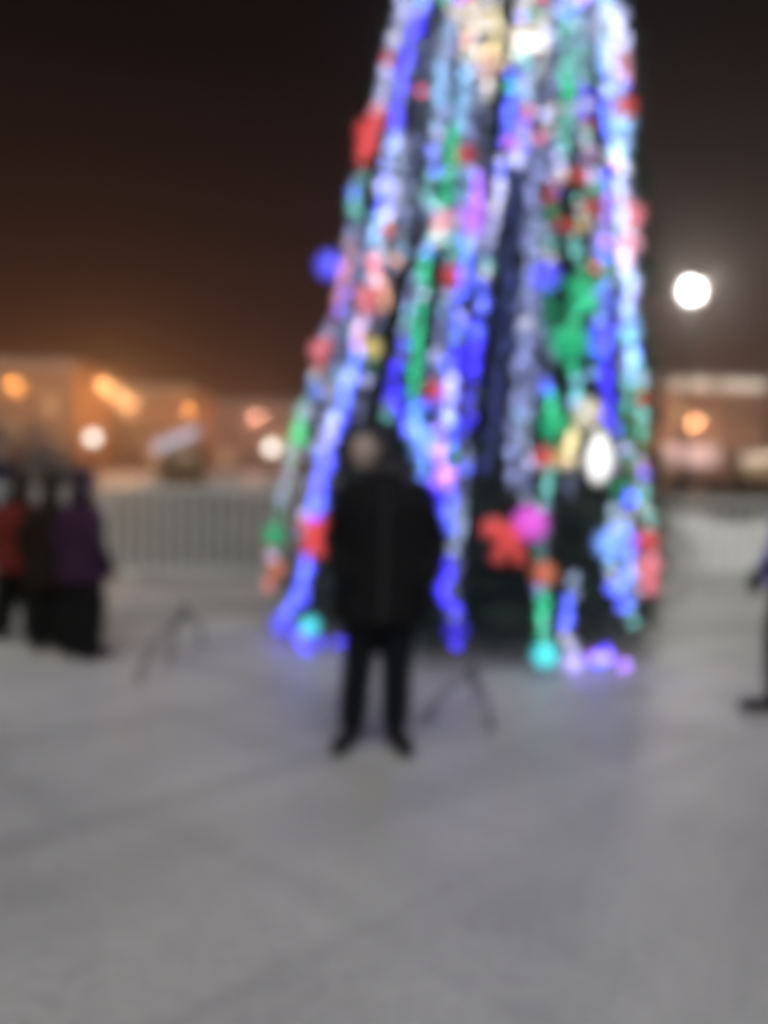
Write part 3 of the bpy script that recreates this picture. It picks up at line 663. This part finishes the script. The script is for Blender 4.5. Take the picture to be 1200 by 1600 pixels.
# ------------------------------------------------------------------ people
def head_verts(bm, c, hr, yaw, tilt=0.0):
    mt = Matrix.Translation(c) @ Matrix.Rotation(yaw, 4, 'Z') @ Matrix.Rotation(tilt, 4, 'Y')
    b2 = bmesh.new(); bmesh.ops.create_uvsphere(b2, u_segments=32, v_segments=24, radius=1)
    for v in b2.verts:
        x, y, z = v.co; w_ = 0.74 + (0.04 if z > 0 else 0.0)
        if z < -0.1: w_ *= 1 - 0.30 * ((-z - 0.1) / 0.9); y = y * (1 - 0.12 * (-z)) - 0.10 * (-z)
        v.co = Vector((x * w_, y * 0.86, z * 1.0)) * hr
    def blob(p, r, s): sphere(b2, Vector(p) * hr, r * hr, s, 14, 10)
    tube(b2, [Vector((0, -.80, .12)) * hr, Vector((0, -.98, -.20)) * hr], [.07 * hr, .13 * hr], 10)   # nose
    blob((0, -.96, -.20), .14, (1, .9, .8))
    for s in (-1, 1):
        blob((s * .30, -.70, .22), .17, (1.25, .8, .55))      # brow
        blob((s * .28, -.72, .03), .13, (1, .8, .7))          # eye bulge
        blob((s * .40, -.60, -.22), .24, (1, .8, .8))         # cheek
        blob((s * .74, .05, -.02), .20, (.4, .8, 1.3))        # ear
    blob((0, -.80, -.47), .12, (1.9, .7, .45)); blob((0, -.79, -.56), .12, (1.6, .7, .45)); blob((0, -.70, -.82), .2, (1.1, .8, .7))
    for v in b2.verts: v.co = mt @ v.co
    tmp = bpy.data.meshes.new('h'); b2.to_mesh(tmp); b2.free(); bm.from_mesh(tmp); bpy.data.meshes.remove(tmp)
    return mt
def hand(bm, wr, dirv, palm_n, s, S, curl=0.5, bulk=1.0):
    d = Vector(dirv).normalized(); nrm = Vector(palm_n).normalized(); side = d.cross(nrm).normalized() * s
    wr = Vector(wr)
    for k in (-1, 0, 1):
        capsule(bm, wr + side * k * .010 * S, wr + d * .085 * S + side * k * .026 * S, .019 * S * bulk, .016 * S * bulk)
    for k, ln in ((-1.5, .072), (-.5, .082), (.5, .078), (1.5, .060)):
        p = wr + d * .09 * S + side * k * .021 * S; dd = d
        for j in range(3):
            dd = (dd + nrm * curl * (.5 + .3 * j)).normalized(); q = p + dd * ln * S * (.45, .32, .25)[j]
            capsule(bm, p, q, .0098 * S * bulk, .0088 * S * bulk); p = q
    p = wr + d * .028 * S - side * .028 * S; q = p + (d * .55 - side * .75 + nrm * .25).normalized() * .042 * S; capsule(bm, p, q, .013 * S * bulk, .0115 * S * bulk)
    capsule(bm, q, q + (d * .85 - side * .2 + nrm * .4).normalized() * .03 * S, .0112 * S * bulk, .0095 * S * bulk)
skin = mat('skin', (0.55, 0.44, 0.40), 0.55, var=0.06, scale=20)
def person(label, loc, rz, H, P, jacket, trousers, boots, hair=None, hat=None, hood=None, glove=None, hem=0.78, group=None, bulk=1.0, yaw=0.0, tilt=0.0, child=False, scarf=None, leg=1.0):
    """P: overrides for joints in a 1.70 m figure facing -y; figure scaled to H"""
    S = H / 1.70
    J = dict(pelvis=(0, 0, .92), waist=(0, 0, 1.06), chest=(0, 0, 1.27), neck=(0, .01, 1.42), head=(0, -.015, 1.585))
    for s, n_ in ((-1, 'a'), (1, 'b')):
        J.update({'sh' + n_: (s * .170, .01, 1.33), 'el' + n_: (s * .26, .05, 1.10), 'wr' + n_: (s * .24, -.08, .88), 'hd' + n_: (s * .23, -.14, .80),
                  'hip' + n_: (s * .09, 0, .90), 'kn' + n_: (s * .105, -.02, .49), 'an' + n_: (s * .115, .02, .09), 'to' + n_: (s * .14, -.15, .035)})
    J.update(P); J = {k: Vector(v) * S for k, v in J.items()}
    hr = (0.111 if not child else 0.128 * 1.70 / max(H, 1.2) * 0.86) * S
    o = thing('person', label, 'person', loc, rz, group)
    # body: one surface
    bm = bmesh.new(); mt = head_verts(bm, J['head'], hr, yaw, tilt)
    capsule(bm, J['neck'] - Vector((0, 0, .03)) * S, J['head'] - Vector((0, -.01, .05)) * S, .055 * S, .05 * S)
    loft(bm, [(*J['pelvis'][:2], J['pelvis'].z - .05 * S, .145 * S, .10 * S), (*J['waist'], .125 * S, .09 * S), (*J['chest'], .15 * S, .10 * S), (J['neck'].x, J['neck'].y, J['neck'].z - .03 * S, .11 * S, .06 * S), (*J['neck'], .055 * S, .052 * S)])
    for n_ in 'ab':
        capsule(bm, J['sh' + n_], J['el' + n_], .048 * S, .038 * S); capsule(bm, J['el' + n_], J['wr' + n_], .038 * S, .026 * S)
        capsule(bm, J['hip' + n_], J['kn' + n_], .078 * S, .052 * S); capsule(bm, J['kn' + n_], J['an' + n_], .05 * S, .034 * S); capsule(bm, J['an' + n_] - Vector((0, 0, .03)) * S, J['to' + n_], .032 * S, .026 * S)
        if not glove:
            d = J['hd' + n_] - J['wr' + n_]; hand(bm, J['wr' + n_], d, Vector((-1 if n_ == 'b' else 1, -.3, 0)), 1 if n_ == 'b' else -1, S, .35)
    body = link('body', fuse(bm, .007 * max(S, .75), 5), skin, o, True)
    # face marks
    for s in (-1, 1):
        b2 = bmesh.new(); sphere(b2, Vector((s * .28, -.795, .05)) * hr, .075 * hr, (1.3, .6, .7), 10, 8); bmesh.ops.transform(b2, matrix=mt, verts=b2.verts); obj('eye', b2, mat('eye_dark', (0.03, 0.02, 0.02), 0.2), body, True)
    b2 = bmesh.new(); sphere(b2, Vector((0, -.845, -.51)) * hr, .13 * hr, (1.6, .4, .45), 12, 8); bmesh.ops.transform(b2, matrix=mt, verts=b2.verts); obj('lips', b2, mat('lip', (0.40, 0.16, 0.15), 0.45), body, True)
    # jacket
    bm = bmesh.new(); k = bulk; hz = hem * S
    loft(bm, [(J['pelvis'].x, J['pelvis'].y, hz, .205 * S * k, .165 * S * k), (J['pelvis'].x, J['pelvis'].y, hz + .05 * S, .215 * S * k, .17 * S * k), (*J['pelvis'][:2], J['pelvis'].z + .04 * S, .20 * S * k, .155 * S * k), (*J['waist'], .19 * S * k, .145 * S * k), (*J['chest'], .205 * S * k, .15 * S * k), (J['chest'].x, J['chest'].y, J['chest'].z + .05 * S, .195 * S * k, .135 * S * k), (J['neck'].x, J['neck'].y, J['neck'].z - .045 * S, .135 * S * k, .105 * S * k), (*J['neck'], .088 * S, .082 * S), (J['neck'].x, J['neck'].y, J['neck'].z + .05 * S, .082 * S, .08 * S)])
    for n_ in 'ab':
        capsule(bm, J['sh' + n_], J['el' + n_], .076 * S * k, .064 * S * k); capsule(bm, J['el' + n_], J['wr' + n_], .064 * S * k, .046 * S * k)
    jk = link('jacket', fuse(bm, .012, 5, .006), jacket, o, True)
    b2 = bmesh.new(); yf = J['chest'].y - .158 * S * k
    tube(b2, [(J['pelvis'].x, J['pelvis'].y - .172 * S * k, hz + .04 * S), (J['waist'].x, J['waist'].y - .152 * S * k, J['waist'].z), (J['chest'].x, yf, J['chest'].z), (J['neck'].x, J['neck'].y - .1 * S, J['neck'].z)], .006 * S, 6); obj('zip', b2, mat('zip_metal', (0.12, 0.12, 0.13), 0.4, 0.7), jk)
    # trousers
    bm = bmesh.new()
    loft(bm, [(J['pelvis'].x, J['pelvis'].y, J['pelvis'].z - .12 * S, .165 * S, .125 * S), (*J['pelvis'], .17 * S, .125 * S), (J['pelvis'].x, J['pelvis'].y, J['pelvis'].z + .08 * S, .155 * S, .115 * S)])
    for n_ in 'ab':
        capsule(bm, J['hip' + n_] - Vector((0, 0, .02 * S)), J['kn' + n_], .098 * S * min(leg, 1.3), .075 * S * leg); capsule(bm, J['kn' + n_], J['an' + n_] + Vector((0, 0, .04 * S)), .075 * S * leg, .064 * S * leg)
    link('trousers', fuse(bm, .011, 4, .005), trousers, o, True)
    for n_ in 'ab':
        bm = bmesh.new(); an, to = J['an' + n_], J['to' + n_]
        capsule(bm, an + Vector((0, 0, .09 * S)), an, .060 * S, .052 * S); d = (to - an); d.z = 0; d.normalize(); gz = min(an.z, to.z)
        heel = Vector((an.x, an.y, max(gz, .045 * S))) - d * .03 * S; capsule(bm, an, heel, .05 * S, .045 * S); capsule(bm, heel, to + Vector((0, 0, .012 * S)), .046 * S, .044 * S); capsule(bm, to + Vector((0, 0, .012 * S)), to + d * .06 * S + Vector((0, 0, .008 * S)), .044 * S, .036 * S)
        link('boot', fuse(bm, .009, 3), boots, o, True)
    if glove:
        for n_ in 'ab':
            bm = bmesh.new(); d = J['hd' + n_] - J['wr' + n_]; hand(bm, J['wr' + n_], d, Vector((-1 if n_ == 'b' else 1, -.3, 0)), 1 if n_ == 'b' else -1, S, .35, 1.18)
            capsule(bm, J['wr' + n_] - d.normalized() * .03 * S, J['wr' + n_], .036 * S, .03 * S); link('glove', fuse(bm, .0065, 1), glove, o, True)
    if hair:
        bm = bmesh.new(); b2 = bmesh.new(); bmesh.ops.create_uvsphere(b2, u_segments=24, v_segments=16, radius=1)
        kill = [v for v in b2.verts if v.co.y < -.35 and v.co.z < .45]; bmesh.ops.delete(b2, geom=kill, context='VERTS'); b2.free()
        for (p, r, s_) in (((0, .12, .22), .93, (.9, .92, .9)), ((0, .42, -.2), .72, (1.0, .75, 1.1)), ((.58, .15, -.35), .34, (.6, 1, 1.8)), ((-.58, .15, -.35), .34, (.6, 1, 1.8)), ((0, .45, -.95), .55, (1.15, .7, 1.0)), ((.45, .2, -1.05), .34, (.8, .8, 1.3)), ((-.45, .2, -1.05), .34, (.8, .8, 1.3)), ((0, -.55, .62), .34, (1.7, .6, .6))):
            sphere(bm, Vector(p) * hr, r * hr, s_, 18, 12)
        bmesh.ops.transform(bm, matrix=mt, verts=bm.verts); link('hair', fuse(bm, .008, 3, .006), hair, o, True)
    if hat:
        bm = bmesh.new(); sphere(bm, Vector((0, .06, .38)) * hr, .92 * hr, (.96, 1.0, .88), 20, 14); bmesh.ops.transform(bm, matrix=mt, verts=bm.verts); ht = link('knit_hat', fuse(bm, .009, 1, .003), hat, o, True)
        bm = bmesh.new(); ring = [mt @ (Vector((math.cos(a) * .86, .06 + math.sin(a) * .95, .36)) * hr) for a in [2 * math.pi * q / 24 for q in range(25)]]; tube(bm, ring, .15 * hr, 8, cap=False); obj('brim', bm, hat, ht, True)
        bm = bmesh.new(); sphere(bm, Vector((0, .1, 1.3)) * hr, .26 * hr); bmesh.ops.transform(bm, matrix=mt, verts=bm.verts); obj('pompom', bm, hat, ht, True)
    if hood:
        bm = bmesh.new()
        for (p, r, s_) in (((0, .30, .12), 1.05, (.98, .85, 1.05)), ((0, .5, -.6), .75, (1.1, .7, .8))): sphere(bm, Vector(p) * hr, r * hr, s_, 20, 14)
        ring = [mt @ (Vector((math.cos(a) * .86, -.35, .05 + math.sin(a) * 1.02)) * hr) for a in [2 * math.pi * q / 24 for q in range(25)]]; tube(bm, ring, .17 * hr, 8, cap=False)
        bmx = bmesh.new(); bm.verts.ensure_lookup_table()
        for v in bm.verts[:2 * (20 * 13 + 2)]: v.co = mt @ v.co
        link('hood', fuse(bm, .010, 3, .005), hood, o, True)
    if scarf:
        bm = bmesh.new(); ring = [J['neck'] + Vector((math.cos(a) * .085, math.sin(a) * .085, .045 + .01 * math.sin(3 * a))) * S for a in [2 * math.pi * q / 20 for q in range(21)]]; tube(bm, ring, .035 * S, 8, cap=False); obj('scarf', bm, scarf, o, True)
    return o
def cloth(nm, col, rough=0.8): return mat('cloth_' + nm, col, rough, var=0.2, scale=14, bump=0.5, bscale=60, spec=0.12)
blk = cloth('black', (0.0075, 0.008, 0.0095)); navy = cloth('navy', (0.020, 0.024, 0.040)); trs = cloth('dark_trousers', (0.009, 0.011, 0.017)); btm = mat('boot_leather', (0.008, 0.008, 0.008), 0.5, var=0.2, bump=0.3, spec=0.2)
hairm = mat('dark_hair', (0.022, 0.015, 0.012), 0.5, var=0.3, scale=40, bump=0.6, bscale=90)
p = ground_at(583, 1163)
person('person in black jacket with hands in pockets standing in front of the tree', (p.x, p.y, 0), R(0), 1.70,
    {'neck': (.03, .01, 1.42), 'head': (-.05, -.02, 1.585), 'chest': (.045, 0, 1.27), 'waist': (.045, 0, 1.06), 'pelvis': (.03, 0, .92),
     'sha': (-.125, .01, 1.335), 'shb': (.215, .01, 1.335), 'ela': (-.225, .09, 1.10), 'elb': (.315, .09, 1.10), 'wra': (-.16, -.10, .94), 'wrb': (.25, -.10, .94), 'hda': (-.11, -.13, .87), 'hdb': (.20, -.13, .87),
     'hipa': (-.06, 0, .90), 'hipb': (.12, 0, .90), 'kna': (-.085, -.02, .50), 'knb': (.115, -.02, .50), 'ana': (-.115, .03, .09), 'anb': (.115, .03, .09), 'toa': (-.165, -.12, .035), 'tob': (.165, -.12, .035)},
    blk, trs, btm, hair=hairm, glove=blk, hem=.67, bulk=1.24, yaw=R(-50), tilt=R(-4), scarf=cloth('grey_scarf', (0.05, 0.05, 0.055)), leg=1.2)
red_j = cloth('dark_red', (0.13, 0.018, 0.014)); pur_j = cloth('purple', (0.040, 0.015, 0.042)); blk_t = cloth('black_snow_pants', (0.006, 0.007, 0.007))
GP = 'people standing about the tree'
p = ground_at(128, 1028)
person('child in purple jacket and black snow pants left of the barriers', (p.x, p.y, 0), R(150), 1.38, {}, pur_j, blk_t, btm, hat=cloth('plum_hat', (0.05, 0.03, 0.055)), glove=blk, group=GP, hem=.72, bulk=1.2, leg=1.85, child=True, hair=hairm, scarf=cloth('plum_scarf', (0.03, 0.018, 0.035)))
p = ground_at(34, 1000)
person('child in dark red jacket nearest the left edge', (p.x, p.y, 0), R(-155), 1.34, {'ana': (-.12, .10, .09), 'toa': (-.13, -.06, .03), 'anb': (.20, -.12, .10), 'tob': (.25, -.28, .035), 'knb': (.15, -.12, .50)}, red_j, blk_t, btm, hat=cloth('brown_hat', (0.035, 0.026, 0.018)), glove=blk, group=GP, hem=.72, bulk=1.25, leg=1.9, child=True, hair=hairm, scarf=cloth('brown_scarf', (0.02, 0.014, 0.01)))
p = ground_at(80, 1014)
person('child in dark brown coat between the red and the purple jackets', (p.x, p.y, 0), R(-170), 1.34, {'ana': (-.10, .05, .09), 'toa': (-.13, -.10, .03)}, cloth('dark_brown', (0.013, 0.009, 0.006)), blk_t, btm, hat=cloth('olive_hat', (0.03, 0.027, 0.015)), glove=blk, group=GP, hem=.62, bulk=1.2, leg=1.8, child=True, hair=hairm, scarf=cloth('brown_scarf', (0.02, 0.014, 0.01)))
p = ground_at(-8, 905)
person('person in navy coat cut by the left edge of the picture', (p.x, p.y, 0), R(60), 1.74, {}, cloth('navy_coat', (0.020, 0.024, 0.06)), navy, btm, hat=cloth('grey_hat', (0.09, 0.09, 0.1)), glove=blk, group=GP, hem=.66, bulk=1.1)
p = ground_at(1238, 1118)
person('person in violet jacket cut by the right edge of the picture', (p.x, p.y, 0), R(-80), 1.68, {'ana': (-.10, -.05, .09), 'toa': (-.11, -.20, .035), 'kna': (-.10, -.07, .50), 'anb': (.10, .20, .12), 'tob': (.11, .05, .035), 'knb': (.10, .04, .50), 'elb': (.27, -.02, 1.09), 'wrb': (.22, -.22, 1.0), 'hdb': (.20, -.30, .97)},
    cloth('violet', (0.34, 0.30, 0.75)), navy, btm, hat=cloth('white_hat', (0.4, 0.4, 0.42)), glove=blk, group=GP, hem=.80)

# ------------------------------------------------------------------ low stands on the snow
def stand(top, feet, label):
    t_ = Vector(top); o = thing('folding_stand', label, 'stand', (t_.x, t_.y, 0)); m = mat('stand_paint', (0.05, 0.05, 0.055), 0.5, 0.4)
    for fpt in feet:
        f_ = Vector(fpt) - Vector((t_.x, t_.y, 0)); tp = Vector((0, 0, t_.z)); md = f_.lerp(tp, .5) + Vector((f_.x * .16, f_.y * .16, .04))
        obj('leg', tube(bmesh.new(), [f_ + Vector((0, 0, .012)), md, tp], [.013, .012, .010], 8), m, o, True)
    obj('hub', lathe(bmesh.new(), [(.03, t_.z - .03), (.035, t_.z), (.02, t_.z + .03), (.001, t_.z + .05)], 12), m, o)
f1, f2 = ground_at(664, 1130), ground_at(770, 1145); f3 = ground_at(742, 1100); tt = at(738, 1050, f3.y - .05)
stand(tt, [f1, f2, f3], 'low dark three legged stand on the snow right of the person in black')
f1, f2 = ground_at(214, 1068), ground_at(262, 1040); f3 = ground_at(318, 1010); tt = at(288, 955, f2.y)
stand(tt, [f1, f2, f3], 'low dark three legged stand on the snow right of the child in purple')

# ------------------------------------------------------------------ light strings added to tint the snow round the foot of the tree
def snow_tint_string(a0, a1, label, cols):
    o = thing('light_string', label, 'string lights', (0, 0, 0), group='strings of lights on the tree')
    pts = []
    for k in range(41):
        a = R(a0 + (a1 - a0) * k / 40); rr = 1.80 + 0.10 * math.sin(k * 0.9) + 0.05 * math.sin(k * 2.3)
        pts.append(Vector((TX + math.cos(a) * rr, TY + math.sin(a) * rr, 0.03 + 0.05 * abs(math.sin(k * 1.3)))))
    obj('cable', tube(bmesh.new(), pts, 0.003, 4), cable, o)
    letters = sorted(set(cols)); v, f, mi = [], [], []
    for p_ in pts[::4]:
        for q in (0,):
            x = p_ + Vector((random.uniform(-.05, .05), random.uniform(-.05, .05), random.uniform(0, .03))); k = len(v); v.extend(x + w_ * 0.014 for w_ in OCT); f.extend(tuple(i_ + k for i_ in t_) for t_ in OCF); mi.extend([letters.index(random.choice(cols))] * 8)
    me = bpy.data.meshes.new('bulbs'); me.from_pydata(v, [], f)
    for c in letters: me.materials.append(led(c))
    me.polygons.foreach_set('material_index', mi); link('bulbs', me, None, o)['kind'] = 'stuff'
snow_tint_string(196, 228, 'added blue string of lights tinting the snow at the left foot of the tree', 'BDDV')
snow_tint_string(291, 303, 'added violet string of lights tinting the snow at the right foot of the tree', 'VDBVD')

# ------------------------------------------------------------------ night haze
hz = obj('haze', BX(-170, 170, -12, 175, -1.0, 14.0), None); hz['kind'] = 'stuff'; hz['label'] = 'thin night haze over the square'
hm = bpy.data.materials.new('haze_air'); hm.use_nodes = True; hn = hm.node_tree.nodes; hn.clear()
ho = hn.new('ShaderNodeOutputMaterial'); hv = hn.new('ShaderNodeVolumePrincipled')
hv.inputs['Color'].default_value = (0.95, 0.86, 0.80, 1); hv.inputs['Density'].default_value = 0.0036; hv.inputs['Anisotropy'].default_value = 0.8
hm.node_tree.links.new(hv.outputs[0], ho.inputs['Volume']); hz.data.materials.append(hm)
